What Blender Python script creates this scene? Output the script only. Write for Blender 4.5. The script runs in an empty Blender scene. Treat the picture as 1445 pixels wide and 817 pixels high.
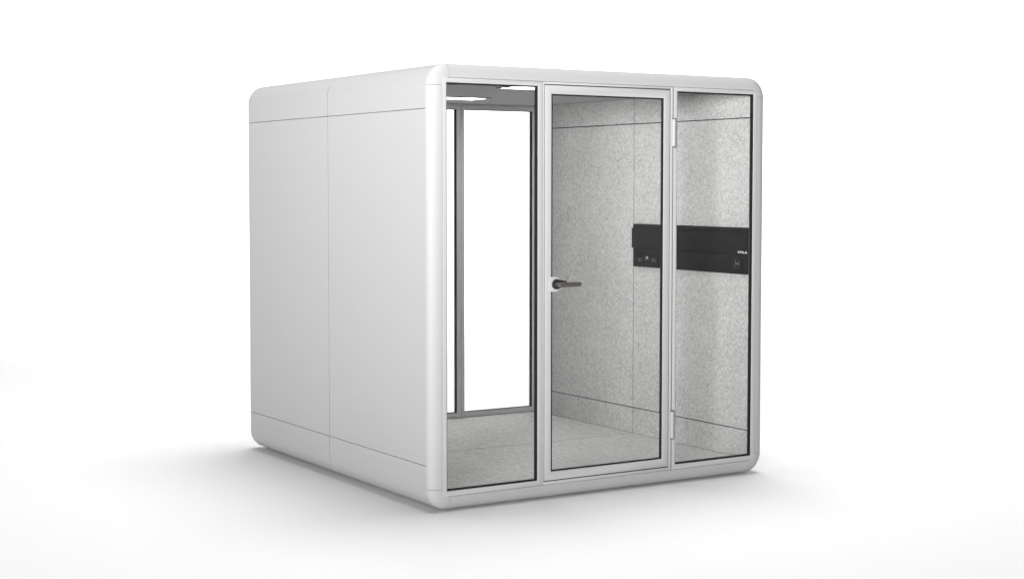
import bpy, bmesh, math
from mathutils import Vector, Matrix

SC = bpy.context.scene
COL = SC.collection
# ------------------------------------------------------------------ frame of reference
# geometry is written in pod coordinates: x across the front (0..W), y into the pod
# (0 = front face, D = back face), z up (0 = pod floor); OFF moves it so that the pod
# base centre sits on the world origin and the studio floor is z = 0.
W, D, H = 2.27, 2.460, 2.20
RS = 0.065                     # where the flat front frames begin
RX, RY = 0.074, 0.050          # section of the rounded rims: outward reach and depth
E0 = RS - RX                   # plane of the left side wall
RC = RX + 0.040                # outline corner radius
GAP = 0.008                    # height of the feet
OFF = Vector((-W / 2, -D / 2, RX + GAP))


# ------------------------------------------------------------------ materials
def new_mat(name, base, rough=0.5, spec=0.5, metal=0.0):
    m = bpy.data.materials.new(name)
    m.use_nodes = True
    b = m.node_tree.nodes['Principled BSDF']
    b.inputs['Base Color'].default_value = (*base, 1)
    b.inputs['Roughness'].default_value = rough
    b.inputs['Metallic'].default_value = metal
    b.inputs['Specular IOR Level'].default_value = spec
    return m


def nodes(m):
    return m.node_tree.nodes, m.node_tree.links, m.node_tree.nodes['Principled BSDF']


def add_bump(m, scale, strength, dist=0.001, detail=4):
    n, l, b = nodes(m)
    tc = n.new('ShaderNodeTexCoord')
    nz = n.new('ShaderNodeTexNoise')
    nz.inputs['Scale'].default_value = scale
    nz.inputs['Detail'].default_value = detail
    bp = n.new('ShaderNodeBump')
    bp.inputs['Strength'].default_value = strength
    bp.inputs['Distance'].default_value = dist
    l.new(tc.outputs['Object'], nz.inputs['Vector'])
    l.new(nz.outputs['Fac'], bp.inputs['Height'])
    l.new(bp.outputs['Normal'], b.inputs['Normal'])


def speckled(name, dark, mid, light, scale, rough=0.95, bump=0.35, spread=0.16, stretch=(1, 1, 1)):
    """pressed felt / carpet: fibres of a few greys, in fine grain and loose flecks"""
    m = new_mat(name, mid, rough, 0.15)
    n, l, b = nodes(m)
    tc = n.new('ShaderNodeTexCoord')
    fine = n.new('ShaderNodeTexNoise')
    fine.inputs['Scale'].default_value = scale
    fine.inputs['Detail'].default_value = 5
    fine.inputs['Roughness'].default_value = 0.72
    fine.inputs['Distortion'].default_value = 0.6
    fleck = n.new('ShaderNodeTexNoise')
    fleck.inputs['Scale'].default_value = scale * 0.42
    fleck.inputs['Detail'].default_value = 3
    fleck.inputs['Roughness'].default_value = 0.6
    fleck.inputs['Distortion'].default_value = 1.2
    big = n.new('ShaderNodeTexNoise')
    big.inputs['Scale'].default_value = 5.0
    big.inputs['Detail'].default_value = 3
    mp = n.new('ShaderNodeMapping')
    mp.inputs['Scale'].default_value = stretch
    l.new(tc.outputs['Object'], mp.inputs['Vector'])
    for t in (fine, fleck, big):
        l.new(mp.outputs['Vector'], t.inputs['Vector'])
    a1 = n.new('ShaderNodeMath'); a1.operation = 'MULTIPLY'; a1.inputs[1].default_value = 0.56
    a2 = n.new('ShaderNodeMath'); a2.operation = 'MULTIPLY_ADD'; a2.inputs[1].default_value = 0.38
    a3 = n.new('ShaderNodeMath'); a3.operation = 'MULTIPLY_ADD'; a3.inputs[1].default_value = 0.06
    l.new(fine.outputs['Fac'], a1.inputs[0])
    l.new(fleck.outputs['Fac'], a2.inputs[0]); l.new(a1.outputs[0], a2.inputs[2])
    l.new(big.outputs['Fac'], a3.inputs[0]); l.new(a2.outputs[0], a3.inputs[2])
    r = n.new('ShaderNodeValToRGB')
    r.color_ramp.elements[0].position = 0.5 - spread
    r.color_ramp.elements[0].color = (*dark, 1)
    r.color_ramp.elements[1].position = 0.5 + spread
    r.color_ramp.elements[1].color = (*light, 1)
    e = r.color_ramp.elements.new(0.5)
    e.color = (*mid, 1)
    l.new(a3.outputs[0], r.inputs['Fac'])
    l.new(r.outputs['Color'], b.inputs['Base Color'])
    bp = n.new('ShaderNodeBump')
    bp.inputs['Strength'].default_value = bump
    bp.inputs['Distance'].default_value = 0.002
    l.new(a2.outputs[0], bp.inputs['Height'])
    l.new(bp.outputs['Normal'], b.inputs['Normal'])
    return m


def emit_mat(name, col, strength, base=0.8):
    m = new_mat(name, (base, base, base))
    n, l, b = nodes(m)
    b.inputs['Emission Color'].default_value = (*col, 1)
    b.inputs['Emission Strength'].default_value = strength
    return m


def glass_mat():
    m = bpy.data.materials.new('clear_glass')
    m.use_nodes = True
    n, l = m.node_tree.nodes, m.node_tree.links
    n.remove(n['Principled BSDF'])
    out = n['Material Output']
    tr = n.new('ShaderNodeBsdfTransparent')
    tr.inputs['Color'].default_value = (0.996, 0.998, 0.997, 1)
    gl = n.new('ShaderNodeBsdfGlossy')
    gl.inputs['Roughness'].default_value = 0.02
    lw = n.new('ShaderNodeLayerWeight')
    lw.inputs['Blend'].default_value = 0.5
    pw = n.new('ShaderNodeMath'); pw.operation = 'POWER'; pw.inputs[1].default_value = 5
    sc = n.new('ShaderNodeMath'); sc.operation = 'MULTIPLY_ADD'
    sc.inputs[1].default_value = 0.9; sc.inputs[2].default_value = 0.006
    mx = n.new('ShaderNodeMixShader')
    l.new(lw.outputs['Facing'], pw.inputs[0])
    l.new(pw.outputs[0], sc.inputs[0])
    l.new(sc.outputs[0], mx.inputs['Fac'])
    l.new(tr.outputs[0], mx.inputs[1])
    l.new(gl.outputs[0], mx.inputs[2])
    l.new(mx.outputs[0], out.inputs['Surface'])
    return m


M = {}
M['shell'] = new_mat('white_laminate', (0.36, 0.36, 0.36), 0.65, 0.06)
add_bump(M['shell'], 900, 0.04, 0.0004, 2)
M['rim'] = new_mat('white_satin_lacquer', (0.365, 0.365, 0.365), 0.48, 0.14)
add_bump(M['rim'], 700, 0.02, 0.0003, 2)
M['frame'] = new_mat('white_powder_coat', (0.39, 0.39, 0.39), 0.5, 0.15)
add_bump(M['frame'], 1100, 0.05, 0.0004, 2)
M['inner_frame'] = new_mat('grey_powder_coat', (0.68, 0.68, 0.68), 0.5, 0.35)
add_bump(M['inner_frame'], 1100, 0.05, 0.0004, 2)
M['gasket'] = new_mat('black_rubber', (0.011, 0.011, 0.011), 0.6, 0.3)
M['core'] = new_mat('dark_core_board', (0.03, 0.03, 0.03), 0.9, 0.1)
M['felt'] = speckled('light_grey_felt', (0.19, 0.19, 0.19), (0.365, 0.3625, 0.357), (0.53, 0.526, 0.515), 140, spread=0.14)
M['carpet'] = speckled('grey_carpet', (0.46, 0.46, 0.46), (0.70, 0.698, 0.69), (0.88, 0.875, 0.86), 120, stretch=(1.0, 0.35, 1.0), bump=0.5, spread=0.13)
M['ceiling'] = speckled('grey_acoustic_ceiling', (0.32, 0.32, 0.32), (0.39, 0.39, 0.39), (0.46, 0.46, 0.46), 220, bump=0.1)
M['felt_joint'] = new_mat('dark_grey_tape', (0.10, 0.10, 0.10), 0.9, 0.1)
M['glass'] = glass_mat()
M['black'] = new_mat('matt_black_plastic', (0.012, 0.012, 0.0125), 0.6, 0.22)
add_bump(M['black'], 1500, 0.06, 0.0003, 2)
M['deep_black'] = new_mat('deep_black_plastic', (0.006, 0.006, 0.006), 0.5, 0.3)
M['socket'] = new_mat('charcoal_plastic', (0.035, 0.035, 0.035), 0.45, 0.4)
M['bronze'] = new_mat('dark_bronze_metal', (0.078, 0.071, 0.065), 0.42, 0.5, 0.3)
M['dark_bronze'] = new_mat('darker_bronze_metal', (0.030, 0.027, 0.025), 0.4, 0.5, 0.3)
M['light_rim'] = new_mat('dark_grey_metal', (0.06, 0.06, 0.06), 0.5, 0.4)
M['diffuser'] = emit_mat('lit_opal_diffuser', (1.0, 1.0, 1.0), 13.0)
M['led'] = emit_mat('lit_warm_led', (1.0, 0.95, 0.8), 0.40, 0.05)
M['blue_led'] = emit_mat('lit_blue_led', (0.25, 0.38, 1.0), 0.38, 0.03)
M['dim_blue_led'] = emit_mat('dim_blue_led', (0.16, 0.24, 0.40), 0.26, 0.03)
M['letters'] = new_mat('pale_grey_print', (0.62, 0.62, 0.60), 0.5)
M['foot'] = new_mat('dark_steel', (0.08, 0.08, 0.08), 0.4, 0.5, 0.6)
M['floor'] = new_mat('white_studio_floor', (0.74, 0.74, 0.74), 0.85, 0.1)
add_bump(M['floor'], 40, 0.02, 0.001, 4)


# ------------------------------------------------------------------ mesh helpers
def finish(bm, name, mat, parent=None, smooth_angle=35, kind=None):
    bmesh.ops.recalc_face_normals(bm, faces=bm.faces)
    lim = math.radians(smooth_angle)
    for f in bm.faces:
        f.smooth = True
    for e in bm.edges:
        e.smooth = len(e.link_faces) == 2 and e.calc_face_angle(0) < lim
    me = bpy.data.meshes.new(name)
    bm.to_mesh(me)
    bm.free()
    me.materials.append(mat)
    o = bpy.data.objects.new(name, me)
    COL.objects.link(o)
    if parent:
        o.parent = parent
    if kind:
        o['kind'] = kind
    return o


def shift(bm):
    bmesh.ops.translate(bm, verts=bm.verts, vec=OFF)
    return bm


def bevel(bm, w, seg=2, ang=30):
    es = [e for e in bm.edges if len(e.link_faces) == 2 and e.calc_face_angle(0) > math.radians(ang)]
    if es and w > 0:
        bmesh.ops.bevel(bm, geom=es, offset=w, segments=seg, profile=0.5, affect='EDGES', clamp_overlap=True)


def add_box(bm, x0, x1, y0, y1, z0, z1, bev=0.0, seg=2):
    t = bmesh.new()
    v = [t.verts.new((x, y, z)) for x in (x0, x1) for y in (y0, y1) for z in (z0, z1)]
    for f in ((0, 1, 3, 2), (4, 6, 7, 5), (0, 4, 5, 1), (2, 3, 7, 6), (0, 2, 6, 4), (1, 5, 7, 3)):
        t.faces.new([v[i] for i in f])
    bmesh.ops.recalc_face_normals(t, faces=t.faces)
    bevel(t, bev, seg)
    merge(bm, t)


def merge(bm, t):
    me = bpy.data.meshes.new('tmp')
    t.to_mesh(me)
    t.free()
    bm.from_mesh(me)
    bpy.data.meshes.remove(me)


def box(name, dims, mat, parent, bev=0.0015, seg=2):
    bm = bmesh.new()
    add_box(bm, *dims, bev=bev, seg=seg)
    return finish(shift(bm), name, mat, parent)


def add_ring(bm, outer, inner, y0, y1, bev=0.0, seg=2):
    """rectangular ring in the x-z plane; outer/inner = (x0, x1, z0, z1)"""
    t = bmesh.new()
    def loop(r, y):
        return [t.verts.new((r[0], y, r[2])), t.verts.new((r[1], y, r[2])),
                t.verts.new((r[1], y, r[3])), t.verts.new((r[0], y, r[3]))]
    of, inf, ob, inb = loop(outer, y0), loop(inner, y0), loop(outer, y1), loop(inner, y1)
    for i in range(4):
        j = (i + 1) % 4
        t.faces.new((of[i], of[j], inf[j], inf[i]))
        t.faces.new((ob[j], ob[i], inb[i], inb[j]))
        t.faces.new((of[j], of[i], ob[i], ob[j]))
        t.faces.new((inf[i], inf[j], inb[j], inb[i]))
    bmesh.ops.recalc_face_normals(t, faces=t.faces)
    bevel(t, bev, seg)
    merge(bm, t)


def add_prism_y(bm, pts, y0, y1, bev=0.0, seg=2):
    """closed outline [(x, z)] extruded along y"""
    t = bmesh.new()
    a = [t.verts.new((x, y0, z)) for x, z in pts]
    b = [t.verts.new((x, y1, z)) for x, z in pts]
    n = len(pts)
    t.faces.new(a)
    t.faces.new(list(reversed(b)))
    for i in range(n):
        j = (i + 1) % n
        t.faces.new((a[j], a[i], b[i], b[j]))
    bmesh.ops.recalc_face_normals(t, faces=t.faces)
    bevel(t, bev, seg, 40)
    merge(bm, t)


def add_sweep(bm, sections):
    """solid through a list of equal-length closed sections of 3-D points"""
    vs = [[bm.verts.new(p) for p in s] for s in sections]
    n = len(sections[0])
    bm.faces.new(vs[0])
    bm.faces.new(list(reversed(vs[-1])))
    for a, b in zip(vs[:-1], vs[1:]):
        for i in range(n):
            j = (i + 1) % n
            bm.faces.new((a[j], a[i], b[i], b[j]))


def add_cyl(bm, c, axis, r0, r1, length, seg=32):
    t = bmesh.new()
    bmesh.ops.create_cone(t, cap_ends=True, segments=seg, radius1=r0, radius2=r1, depth=length)
    q = Vector((0, 0, 1)).rotation_difference(Vector(axis).normalized())
    bmesh.ops.transform(t, matrix=Matrix.Translation(c) @ q.to_matrix().to_4x4(), verts=t.verts)
    merge(bm, t)


def thing(name, label, cat, group=None):
    o = bpy.data.objects.new(name, None)
    o.empty_display_size = 0.2
    COL.objects.link(o)
    o['label'] = label
    o['category'] = cat
    if group:
        o['group'] = group
    return o


# ------------------------------------------------------------------ setting: one white sweep
VIEW = math.atan2(0.52986, 0.84622)             # camera heading, clockwise from +y


def build_floor():
    bm = bmesh.new()
    n = 96
    prof = [(r, 0.0) for r in (2.5, 5.0, 7.5, 9.5)]
    R0, R = 9.5, 5.0                             # where the sweep starts and its radius
    for k in range(1, 17):
        a = math.radians(90) * k / 16
        prof.append((R0 + R * math.sin(a), R - R * math.cos(a)))
    prof += [(R0 + R, 7.0), (R0 + R, 9.0)]
    c = bm.verts.new((0, 0, 0))
    rings = []
    for i in range(n):
        th = 2 * math.pi * i / n
        # full strength of the upturn behind the pod, none on the camera side
        d = abs((th - VIEW + math.pi) % (2 * math.pi) - math.pi)
        k = 1.0 - min(max((d - math.radians(75)) / math.radians(30), 0), 1)
        k = k * k * (3 - 2 * k)
        row = []
        for (r, z) in prof:
            row.append(bm.verts.new((r * math.sin(th), r * math.cos(th), z * k)))
        rings.append(row)
    for i in range(n):
        a, b = rings[i], rings[(i + 1) % n]
        bm.faces.new((c, b[0], a[0]))
        for j in range(len(prof) - 1):
            bm.faces.new((a[j], b[j], b[j + 1], a[j + 1]))
    o = finish(bm, 'floor', M['floor'], kind='structure', smooth_angle=60)
    return o


build_floor()

# ------------------------------------------------------------------ the pod
pod = thing('meeting_pod', 'white rounded meeting pod with glazed door and grey felt interior on white floor',
            'meeting pod')


# --- rims: quarter-round bars and corner pieces framing front and back
def rim_section(ns=14):
    """(s outward from the inner line, t into the pod)"""
    pts = []
    for k in range(ns + 1):
        a = math.radians(90) * k / ns
        pts.append((RX * math.sin(a), RY - (RY - 0.0015) * math.cos(a)))
    pts.append((RX - 0.03, RY))
    pts.append((0.0, 0.034))
    return pts


SEC = rim_section()


def rim(front):
    yy = (lambda t: t) if front else (lambda t: D - t)
    rg = 0.0016
    x0, x1, z0, z1 = RS, W - RS, 0.0, H
    e = RC - RX
    bars = [
        [[(x, yy(t), z1 + s) for s, t in SEC] for x in (x0 + e + rg, x1 - e - rg)],
        [[(x, yy(t), z0 - s) for s, t in SEC] for x in (x0 + e + rg, x1 - e - rg)],
        [[(x0 - s, yy(t), z) for s, t in SEC] for z in (z0 + e + rg, z1 - e - rg)],
        [[(x1 + s, yy(t), z) for s, t in SEC] for z in (z0 + e + rg, z1 - e - rg)],
    ]
    for secs in bars:
        bm = bmesh.new()
        add_sweep(bm, secs)
        finish(shift(bm), 'rim_bar', M['rim'], pod)
    for cx, cz, sx, sz in ((x0 + e, z1 - e, -1, 1), (x1 - e, z1 - e, 1, 1), (x0 + e, z0 + e, -1, -1), (x1 - e, z0 + e, 1, -1)):
        secs = []
        for k in range(15):
            a = math.radians(90) * k / 14
            ca, sa = math.cos(a), math.sin(a)
            secs.append([(cx + sx * (e + s) * ca, yy(t), cz + sz * (e + s) * sa) for s, t in SEC])
        bm = bmesh.new()
        add_sweep(bm, secs)
        finish(shift(bm), 'rim_corner', M['rim'], pod)


rim(True)
rim(False)

# --- outer shell: wrapped panels, two columns deep
ZS0, ZS1 = 0.1648, 2.0390        # horizontal seams
YM = 1.2275                      # vertical seam
VG = 0.0026                      # half the vertical seam
HG = 0.0014                      # half a seam
TOP, BOT = H + RX, -RX


def arc(cx, cz, r, a0, a1, n=12):
    return [(cx + r * math.cos(math.radians(a0 + (a1 - a0) * k / n)),
             cz + r * math.sin(math.radians(a0 + (a1 - a0) * k / n))) for k in range(n + 1)]


def wrap(side, top):
    """outline of a panel that bends from the wall into the roof / the underside"""
    th = 0.018
    if top:
        zs, cz, edge = ZS1 + HG, TOP - RC, TOP
        outer = [(0, zs)] + arc(RC, cz, RC, 180, 90) + [(0.30 - HG, TOP)]
        inner = [(0.30 - HG, TOP - th)] + arc(RC, cz, RC - th, 90, 180) + [(th, zs)]
    else:
        zs, cz = ZS0 - HG, BOT + RC
        outer = [(0, zs)] + arc(RC, cz, RC, 180, 270) + [(0.30 - HG, BOT)]
        inner = [(0.30 - HG, BOT + th)] + arc(RC, cz, RC - th, 270, 180) + [(th, zs)]
    pts = outer + inner
    return [(x + E0, z) for x, z in pts] if side < 0 else [(W - x - E0, z) for x, z in pts]


cols = ((RY + 0.0012, YM - VG), (YM + VG, D - RY - 0.0012))
for side in (-1, 1):
    for (ya, yb) in cols:
        x0, x1 = (E0, E0 + 0.018) if side < 0 else (W - E0 - 0.018, W - E0)
        box('side_panel', (x0, x1, ya, yb, ZS0 + HG, ZS1 - HG), M['shell'], pod, 0.0006, 1)
        for top in (True, False):
            bm = bmesh.new()
            add_prism_y(bm, wrap(side, top), ya, yb, 0.0006, 1)
            finish(shift(bm), 'curved_edge_panel', M['shell'], pod)
for (ya, yb) in cols:
    box('roof_panel', (0.30 + E0 + HG, W - 0.30 - E0 - HG, ya, yb, TOP - 0.018, TOP), M['shell'], pod, 0.0006, 1)
    box('underside_panel', (0.30 + E0 + HG, W - 0.30 - E0 - HG, ya, yb, BOT, BOT + 0.018), M['shell'], pod, 0.0006, 1)

# dark core boards behind the seams, left and right wall, roof and base
box('wall_core', (E0 + 0.0195, 0.056, 0.054, D - 0.054, 0.04, 2.16), M['core'], pod, 0)
box('wall_core', (W - 0.056, W - E0 - 0.0195, 0.054, D - 0.054, 0.04, 2.16), M['core'], pod, 0)
box('roof_core', (0.10, W - 0.10, 0.054, D - 0.054, 2.216, TOP - 0.0195), M['core'], pod, 0)
box('base_core', (0.10, W - 0.10, 0.054, D - 0.054, BOT + 0.0195, -0.013), M['core'], pod, 0)
# rounded backing strip behind each wrapped corner so that no light leaks through the seams
for side in (-1, 1):
    for top in (True, False):
        cz = TOP - RC if top else BOT + RC
        a = (180, 90) if top else (180, 270)
        pts = arc(RC, cz, RC - 0.0195, *a) + arc(RC, cz, 0.066, a[1], a[0])
        pts = [(x + E0, z) for x, z in pts] if side < 0 else [(W - x - E0, z) for x, z in pts]
        bm = bmesh.new()
        add_prism_y(bm, pts, 0.054, D - 0.054)
        finish(shift(bm), 'corner_core', M['core'], pod)
        # joint strip lying just under the surface of the vertical seam
        pts = arc(RC, cz, RC - 0.0016, *a) + arc(RC, cz, RC - 0.015, a[1], a[0])
        pts = [(x + E0, z) for x, z in pts] if side < 0 else [(W - x - E0, z) for x, z in pts]
        bm = bmesh.new()
        add_prism_y(bm, pts, YM - VG + 0.0003, YM + VG - 0.0003)
        finish(shift(bm), 'joint_strip', M['core'], pod)
    x0, x1 = (E0 + 0.0016, E0 + 0.015) if side < 0 else (W - E0 - 0.015, W - E0 - 0.0016)
    box('joint_strip', (x0, x1, YM - VG + 0.0003, YM + VG - 0.0003, 0.0405, 2.1595), M['core'], pod, 0)

for (x, y) in ((0.25, 0.28), (W - 0.25, 0.28), (0.25, D - 0.28), (W - 0.25, D - 0.28)):
    bm = bmesh.new()
    add_cyl(bm, (x, y, BOT - GAP + 0.004), (0, 0, 1), 0.032, 0.030, 0.008)
    add_cyl(bm, (x, y, BOT - GAP / 2), (0, 0, 1), 0.010, 0.010, GAP + 0.003, 16)
    finish(shift(bm), 'levelling_foot', M['foot'], pod)


# --- glazing
def glazed_frame(name, outer, opening, y0, y1, mat, sgn, gasket_face=0.008, recess=0.013, reveal=0.023, bev=0.0025):
    """a frame with its rubber gasket and pane; sgn +1 looks towards -y (front), -1 towards +y"""
    bm = bmesh.new()
    add_ring(bm, outer, opening, y0, y1, bev, 2)
    fr = finish(shift(bm), name, mat, pod)
    yf = y0 if sgn > 0 else y1
    Y = lambda d: yf + sgn * d
    ox0, ox1, oz0, oz1 = opening
    e = 0.0006
    a = (ox0 + e, ox1 - e, oz0 + e, oz1 - e)
    b = (a[0] + 0.0015, a[1] - 0.0015, a[2] + 0.0015, a[3] - 0.0015)
    c = (a[0] + gasket_face, a[1] - gasket_face, a[2] + gasket_face, a[3] - gasket_face)
    bm = bmesh.new()
    d0, d1, d2 = 0.0025, recess, reveal
    add_ring(bm, a, b, *sorted((Y(d0), Y(d1))))
    add_ring(bm, a, c, *sorted((Y(d1 + 0.0001), Y(d2))))
    finish(shift(bm), 'gasket', M['gasket'], fr)
    g = box('glass_pane', (c[0] - 0.003, c[1] + 0.003, *sorted((Y(recess + 0.003), Y(recess + 0.009))), c[2] - 0.003, c[3] + 0.003),
            M['glass'], fr, 0)
    return fr


FD = 0.036
FG = 0.0016                     # groove between rim and flat frames
fl = glazed_frame('window_frame', (RS + FG, 0.6890, FG, H - FG), (0.0892, 0.6572, 0.030, 2.1743), 0, FD, M['frame'], 1)
fr_ = glazed_frame('window_frame', (1.5815, W - RS - FG, FG, H - FG), (1.6060, 2.1745, 0.0305, 2.1755), 0, FD, M['frame'], 1)
# door posts and head between the two fixed panes
bm = bmesh.new()
add_box(bm, 0.6905, 0.6992, 0, FD, FG, H - FG, 0.002)
add_box(bm, 1.5607, 1.5762, 0, FD, FG, H - FG, 0.003)
add_box(bm, 0.6994, 1.5605, 0.0002, FD, 2.1862, H - FG, 0.0018)
add_box(bm, 0.6994, 1.5605, 0.0002, FD, FG, 0.0186, 0.0018)
post = finish(shift(bm), 'door_frame', M['frame'], pod)
bm = bmesh.new()
add_ring(bm, (0.6994, 1.5605, 0.0188, 2.1860), (0.7031, 1.5564, 0.0225, 2.1822), 0.007, 0.0355)
add_box(bm, 1.5763, 1.5814, 0.004, 0.035, 0.002, 2.198)
finish(shift(bm), 'door_seal', M['gasket'], post)

door = glazed_frame('door', (0.7033, 1.5562, 0.0227, 2.1820), (0.7470, 1.5095, 0.0715, 2.1335), 0, 0.021, M['frame'], 1,
                    0.007, 0.005, 0.018, 0.006)
# lock plate: a white tongue reaching from the stile over the glass
zc, hr = 1.1010, 0.0405
pts = [(0.7300, zc - hr), (0.7705, zc - hr)] + \
      [(0.7705 + hr * math.sin(math.radians(180 - a)), zc + hr * math.cos(math.radians(180 - a))) for a in range(15, 180, 15)] + \
      [(0.7705, zc + hr), (0.7300, zc + hr)]
bm = bmesh.new()
add_prism_y(bm, pts, -0.0040, 0.0070, 0.0012)
add_prism_y(bm, pts, 0.0215, 0.0270, 0.0012)
finish(shift(bm), 'lock_plate', M['frame'], door)


def lever_set():
    bm = bmesh.new()
    cx, cz = 0.7750, zc
    add_cyl(bm, (cx - 0.001, -0.030, cz), (0, 1, 0), 0.0105, 0.0125, 0.050, 24)   # neck
    # lever: a softly bent bar that leaves the neck and runs parallel to the glass
    secs = []
    path = [(-0.012, -0.0520, 0.0110, 0.0060), (-0.006, -0.0540, 0.0125, 0.0075), (0.012, -0.0545, 0.0138, 0.0080),
            (0.030, -0.0545, 0.0136, 0.0078), (0.080, -0.0545, 0.0128, 0.0072), (0.122, -0.0545, 0.0124, 0.0068),
            (0.1300, -0.0545, 0.0112, 0.0062), (0.1345, -0.0545, 0.0080, 0.0045), (0.1360, -0.0545, 0.0030, 0.0020)]
    for dx, y, hz, hy in path:
        s = []
        for k in range(20):
            a = 2 * math.pi * k / 20
            ca, sa = math.cos(a), math.sin(a)
            s.append((cx + dx - 0.004, y + hy * math.copysign(abs(ca) ** 0.6, ca), cz - 0.001 - dx * 0.004 + hz * math.copysign(abs(sa) ** 0.6, sa)))
        secs.append(s)
    add_sweep(bm, secs)
    return bm


finish(shift(lever_set()), 'handle', M['bronze'], door)
HX = 0.7750
bm = bmesh.new()
add_cyl(bm, (HX, -0.0085, zc), (0, 1, 0), 0.0275, 0.0290, 0.010, 40)
finish(shift(bm), 'rosette', M['dark_bronze'], door)
bm = bmesh.new()
add_cyl(bm, (HX + 0.0290, -0.0085, zc + 0.0165), (0, 1, 0), 0.0062, 0.0062, 0.014, 16)
add_box(bm, HX + 0.0250, HX + 0.0355, -0.0190, -0.0150, zc + 0.0130, zc + 0.0200, 0.0015)
finish(shift(bm), 'thumb_turn', M['dark_bronze'], door)
bm = bmesh.new()                                  # the matching grip on the inside
add_cyl(bm, (HX, 0.0320, zc), (0, 1, 0), 0.0275, 0.0275, 0.0100, 40)
finish(shift(bm), 'rosette', M['dark_bronze'], door)
bm = bmesh.new()
add_cyl(bm, (HX, 0.0570, zc), (0, 1, 0), 0.0105, 0.0105, 0.0400, 24)
add_box(bm, HX - 0.012, HX + 0.122, 0.0700, 0.0840, zc - 0.012, zc + 0.012, 0.006, 3)
finish(shift(bm), 'handle', M['bronze'], door)


def hinge(z0, z1):
    bm = bmesh.new()
    xc = 1.5752
    add_cyl(bm, (xc, -0.0085, (z0 + z1) / 2), (0, 0, 1), 0.0108, 0.0108, z1 - z0 - 0.014, 28)
    h = finish(shift(bm), 'hinge', M['rim'], door)
    bm = bmesh.new()
    for zz in (z0 + 0.0035, z1 - 0.0035):
        add_cyl(bm, (xc, -0.0080, zz), (0, 0, 1), 0.0098, 0.0098, 0.0068, 28)
    add_box(bm, 1.5765, 1.5800, -0.0080, 0.012, z0 + 0.01, z1 - 0.01)
    merge_me = bm
    return h, merge_me


for z0, z1 in ((1.8545, 2.0215), (0.1815, 0.3480)):
    h, caps = hinge(z0, z1)
    finish(shift(caps), 'hinge_cap', M['light_rim'], door)

# back glazing, the same three bays seen from inside
YB0, YB1 = 2.400, 2.448
glazed_frame('rear_window_frame', (1.5730, W - RS - 0.001, 0.001, 2.2045), (1.5975, 2.1680, 0.0370, 2.1680), YB0, YB1, M['inner_frame'], 1,
             0.003, 0.021, 0.030, 0.004)
glazed_frame('rear_window_frame', (0.6910, 1.5715, 0.001, 2.2045), (0.7200, 1.5390, 0.0370, 2.1680), YB0, YB1, M['inner_frame'], 1,
             0.003, 0.021, 0.030, 0.004)
glazed_frame('rear_window_frame', (RS + 0.001, 0.6895, 0.001, 2.2045), (0.0950, 0.6610, 0.0370, 2.1680), YB0, YB1, M['inner_frame'], 1,
             0.003, 0.021, 0.030, 0.004)

# --- lining: felt walls, carpet, ceiling
YI0, YI1, YS = 0.0375, 2.3985, 1.2165
for side in (-1, 1):
    xa, xb = (2.2000, 2.2125) if side > 0 else (0.0575, 0.0700)
    for (ya, yb) in ((YI0, YS - 0.0026), (YS + 0.0026, YI1)):
        for za, zb in ((0.001, 0.1675), (0.1735, 2.0380), (2.0440, 2.2045)):
            box('felt_panel', (xa, xb, ya, yb, za, zb), M['felt'], pod, 0.0006, 1)
for xa, xb in ((2.2010, 2.2120), (0.0580, 0.0690)):
    box('felt_joint', (xa, xb, YS - 0.0023, YS + 0.0023, 0.002, 2.2040), M['felt_joint'], pod, 0)
for (ya, yb) in ((YI0, YS - 0.0045), (YS + 0.0045, YI1)):
    box('carpet_tile', (0.071, 2.199, ya, yb, -0.0120, 0.0), M['carpet'], pod, 0.0006, 1)
box('carpet_joint', (0.072, 2.198, YS - 0.0043, YS + 0.0043, -0.0118, -0.0006), M['felt_joint'], pod, 0)
box('ceiling_panel', (0.071, 2.199, YI0, YI1, 2.2050, 2.2145), M['ceiling'], pod, 0)


def ceiling_light(x0, x1, y0, y1):
    bm = bmesh.new()
    t = 0.0060
    for a in ((x0, x1, y0, y0 + t), (x0, x1, y1 - t, y1), (x0, x0 + t, y0 + t, y1 - t), (x1 - t, x1, y0 + t, y1 - t)):
        add_box(bm, a[0], a[1], a[2], a[3], 2.1990, 2.2048)
    f = finish(shift(bm), 'ceiling_light', M['light_rim'], pod)
    box('diffuser', (x0 + t, x1 - t, y0 + t, y1 - t, 2.2020, 2.2046), M['diffuser'], f, 0)


ceiling_light(0.745, 1.352, 1.632, 1.872)
ceiling_light(0.812, 1.419, 0.455, 0.692)
# dark air slot in the ceiling near the front left corner
box('ceiling_vent', (0.180, 0.452, 0.500, 0.605, 2.2000, 2.2048), M['deep_black'], pod, 0)

# ------------------------------------------------------------------ power panel on the felt wall
panel = thing('power_panel', 'long black power panel with sockets fixed across the grey felt wall inside the pod', 'power panel')
PX = 2.1660
bm = bmesh.new()
add_box(bm, PX + 0.0060, 2.1990, 0.0300 + 0.010, 1.1800, 1.1085, 1.3880, 0.0012)
finish(shift(bm), 'back_box', M['black'], panel)
bm = bmesh.new()
add_box(bm, PX, PX + 0.0200, 0.0385, 1.1935, 1.2310, 1.3590, 0.0020)
add_box(bm, PX + 0.0008, PX + 0.0200, 0.0385, 1.1800, 1.3610, 1.3860, 0.0020)
finish(shift(bm), 'cover', M['black'], panel)
box('lower_cover', (PX + 0.0016, PX + 0.0200, 0.0385, 1.1790, 1.1105, 1.2265), M['black'], panel, 0.0016)

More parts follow.
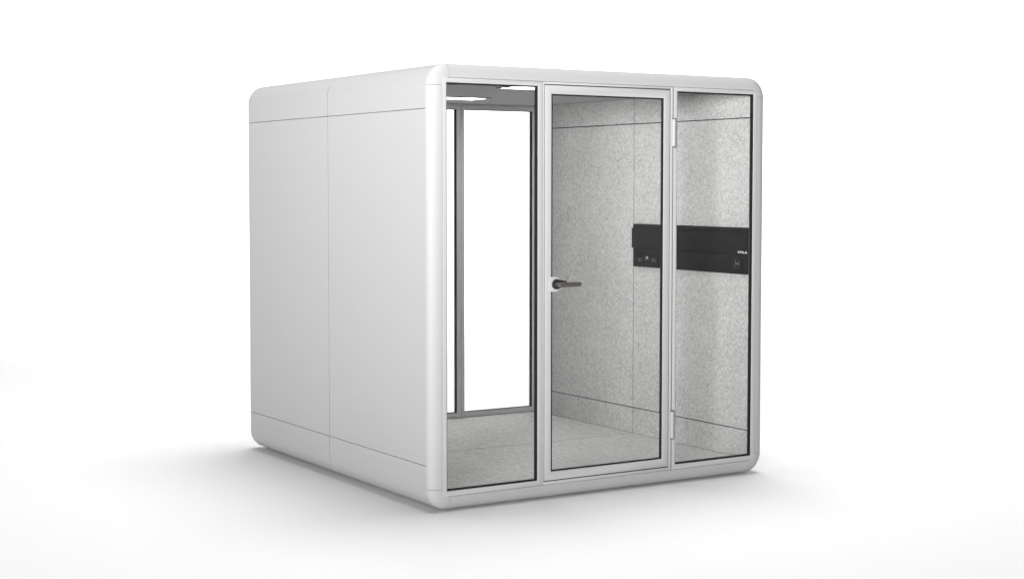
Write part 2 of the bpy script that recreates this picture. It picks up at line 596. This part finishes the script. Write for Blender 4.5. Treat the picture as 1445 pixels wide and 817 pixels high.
# socket strip at the far end
bm = bmesh.new()
t = bmesh.new()
xf = PX - 0.0004
for (ya, yb, za, zb) in ((0.9040, 1.1260, 1.2010, 1.2035), (0.9040, 1.1260, 1.1340, 1.1365),
                         (0.9040, 0.9070, 1.1365, 1.2010), (1.1235, 1.1260, 1.1365, 1.2010)):
    add_box(bm, xf, PX + 0.004, ya, yb, za, zb)
sk = finish(shift(bm), 'socket_strip', M['deep_black'], panel)
t.free()
for yc in (1.0960, 0.9530):
    bm = bmesh.new()
    add_box(bm, PX - 0.0008, PX + 0.004, yc - 0.023, yc + 0.023, 1.1440, 1.1690, 0.0015)
    s = finish(shift(bm), 'socket', M['socket'], sk)
    bm = bmesh.new()
    add_box(bm, PX - 0.0012, PX + 0.003, yc - 0.0045, yc + 0.0045, 1.1540, 1.1620)
    add_box(bm, PX + 0.0004, PX + 0.003, yc + 0.008, yc + 0.014, 1.1780, 1.1900)
    add_box(bm, PX + 0.0004, PX + 0.003, yc - 0.014, yc - 0.008, 1.1780, 1.1900)
    finish(shift(bm), 'pin_hole', M['deep_black'], sk)
bm = bmesh.new()
add_box(bm, PX - 0.0008, PX + 0.004, 0.9985, 1.0465, 1.1530, 1.1770, 0.0015)
finish(shift(bm), 'switch', M['socket'], sk)
bm = bmesh.new()
add_cyl(bm, (PX - 0.0012, 1.0218, 1.1725), (1, 0, 0), 0.0075, 0.0075, 0.004, 20)
finish(shift(bm), 'indicator_light', M['led'], sk)

# charging module at the near end with its small blue symbol
bm = bmesh.new()
add_box(bm, PX - 0.0006, PX + 0.004, 0.0790, 0.1720, 1.1290, 1.2060, 0.0015)
ch = finish(shift(bm), 'charging_module', M['black'], panel)
box('module_edge', (PX - 0.0012, PX + 0.004, 0.0715, 0.0785, 1.1280, 1.2060), M['deep_black'], ch, 0.0008)
for yc in (0.1400, 0.1095):
    bm = bmesh.new()
    add_box(bm, PX - 0.0014, PX + 0.002, yc - 0.0030, yc + 0.0030, 1.1610, 1.1840)
    finish(shift(bm), 'symbol_bar', M['dim_blue_led'], ch)
    for zq in (1.1905, 1.1505):
        bm = bmesh.new()
        add_box(bm, PX - 0.0014, PX + 0.002, yc - 0.0022, yc + 0.0022, zq - 0.0022, zq + 0.0022)
        finish(shift(bm), 'symbol_dot', M['dim_blue_led'], ch)
bm = bmesh.new()
add_cyl(bm, (PX - 0.0010, 0.1255, 1.1710), (1, 0, 0), 0.0048, 0.0048, 0.004, 16)
finish(shift(bm), 'indicator_light', M['blue_led'], ch)

# small printed word on the cover
cu = bpy.data.curves.new('lettering', 'FONT')
cu.body = 'CFILA'
cu.size = 0.0172
cu.space_character = 1.12
cu.extrude = 0.0004
cu.offset = 0.0003
ot = bpy.data.objects.new('lettering', cu)
COL.objects.link(ot)
bpy.context.view_layer.update()
dg = bpy.context.evaluated_depsgraph_get()
me = bpy.data.meshes.new_from_object(ot.evaluated_get(dg))
bpy.data.objects.remove(ot)
xs = [v.co.x for v in me.vertices]
k = 0.0860 / (max(xs) - min(xs))
xm = min(xs)
for v in me.vertices:                 # text x runs along -y, text y along z, faces -x
    x, y, z = v.co
    v.co = Vector((PX - 0.0005 - z, 0.1225 - (x - xm) * k, 1.2352 + y)) + OFF
me.materials.clear()
me.materials.append(M['letters'])
lo = bpy.data.objects.new('lettering', me)
COL.objects.link(lo)
lo.parent = panel

# ------------------------------------------------------------------ light
w = bpy.data.worlds.new('World')
SC.world = w
w.use_nodes = True
n, l = w.node_tree.nodes, w.node_tree.links
bg = n['Background']
bg.inputs['Strength'].default_value = 0.12
tc = n.new('ShaderNodeTexCoord')
sep = n.new('ShaderNodeSeparateXYZ')
rp = n.new('ShaderNodeValToRGB')
rp.color_ramp.elements[0].position = 0.0
rp.color_ramp.elements[0].color = (1.0, 1.0, 1.0, 1)
rp.color_ramp.elements[1].position = 0.7
rp.color_ramp.elements[1].color = (0.45, 0.45, 0.45, 1)
l.new(tc.outputs['Generated'], sep.inputs[0])
l.new(sep.outputs['Z'], rp.inputs['Fac'])
l.new(rp.outputs['Color'], bg.inputs['Color'])


def softbox(name, loc, target, sx, sy, power, spread=180):
    li = bpy.data.lights.new(name, 'AREA')
    li.shape = 'RECTANGLE'
    li.size, li.size_y = sx, sy
    li.energy = power
    li.spread = math.radians(spread)
    o = bpy.data.objects.new(name, li)
    COL.objects.link(o)
    o.location = loc
    d = Vector(target) - Vector(loc)
    o.rotation_euler = d.to_track_quat('-Z', 'Y').to_euler()
    return o


softbox('overhead_softbox', (2.2, 1.5, 18.0), (0.0, 0.0, 0.5), 11.0, 11.0, 3900)
softbox('front_softbox', (-10.8, -10.0, 2.2), (-0.4, -0.6, 3.9), 5.0, 2.2, 440, 50)
softbox('backdrop_light', (2.0, 5.0, 11.0), (7.5, 12.5, 4.5), 16.0, 3.0, 900, 110)

# ------------------------------------------------------------------ camera (solved from the photograph)
cam = bpy.data.cameras.new('Camera')
co = bpy.data.objects.new('Camera', cam)
COL.objects.link(co)
fw = Vector((0.52986272, 0.84622432, -0.05612402))
rt = Vector((0.847582244, -0.530663531, 0.000745578))
up = Vector((0.02915204, 0.04796478, 0.99842353))
mt = Matrix((rt, up, -fw)).transposed().to_4x4()
mt.translation = Vector((-1.8106 * 2.2, -3.2487 * 2.2, 0.7476 * 2.2)) + OFF
co.matrix_world = mt
cam.sensor_fit = 'HORIZONTAL'
cam.sensor_width = 36
cam.lens = 36 * 2219.64 / 1445
cam.shift_y = -23.285 / 1445
cam.clip_end = 200
SC.camera = co
SC.view_settings.view_transform = 'Standard'
SC.view_settings.look = 'None'
SC.view_settings.exposure = 0.0
SC.view_settings.gamma = 1.0
SC.view_settings.use_curve_mapping = False
SC.cycles.max_bounces = 14
SC.cycles.diffuse_bounces = 6
SC.cycles.transparent_max_bounces = 24
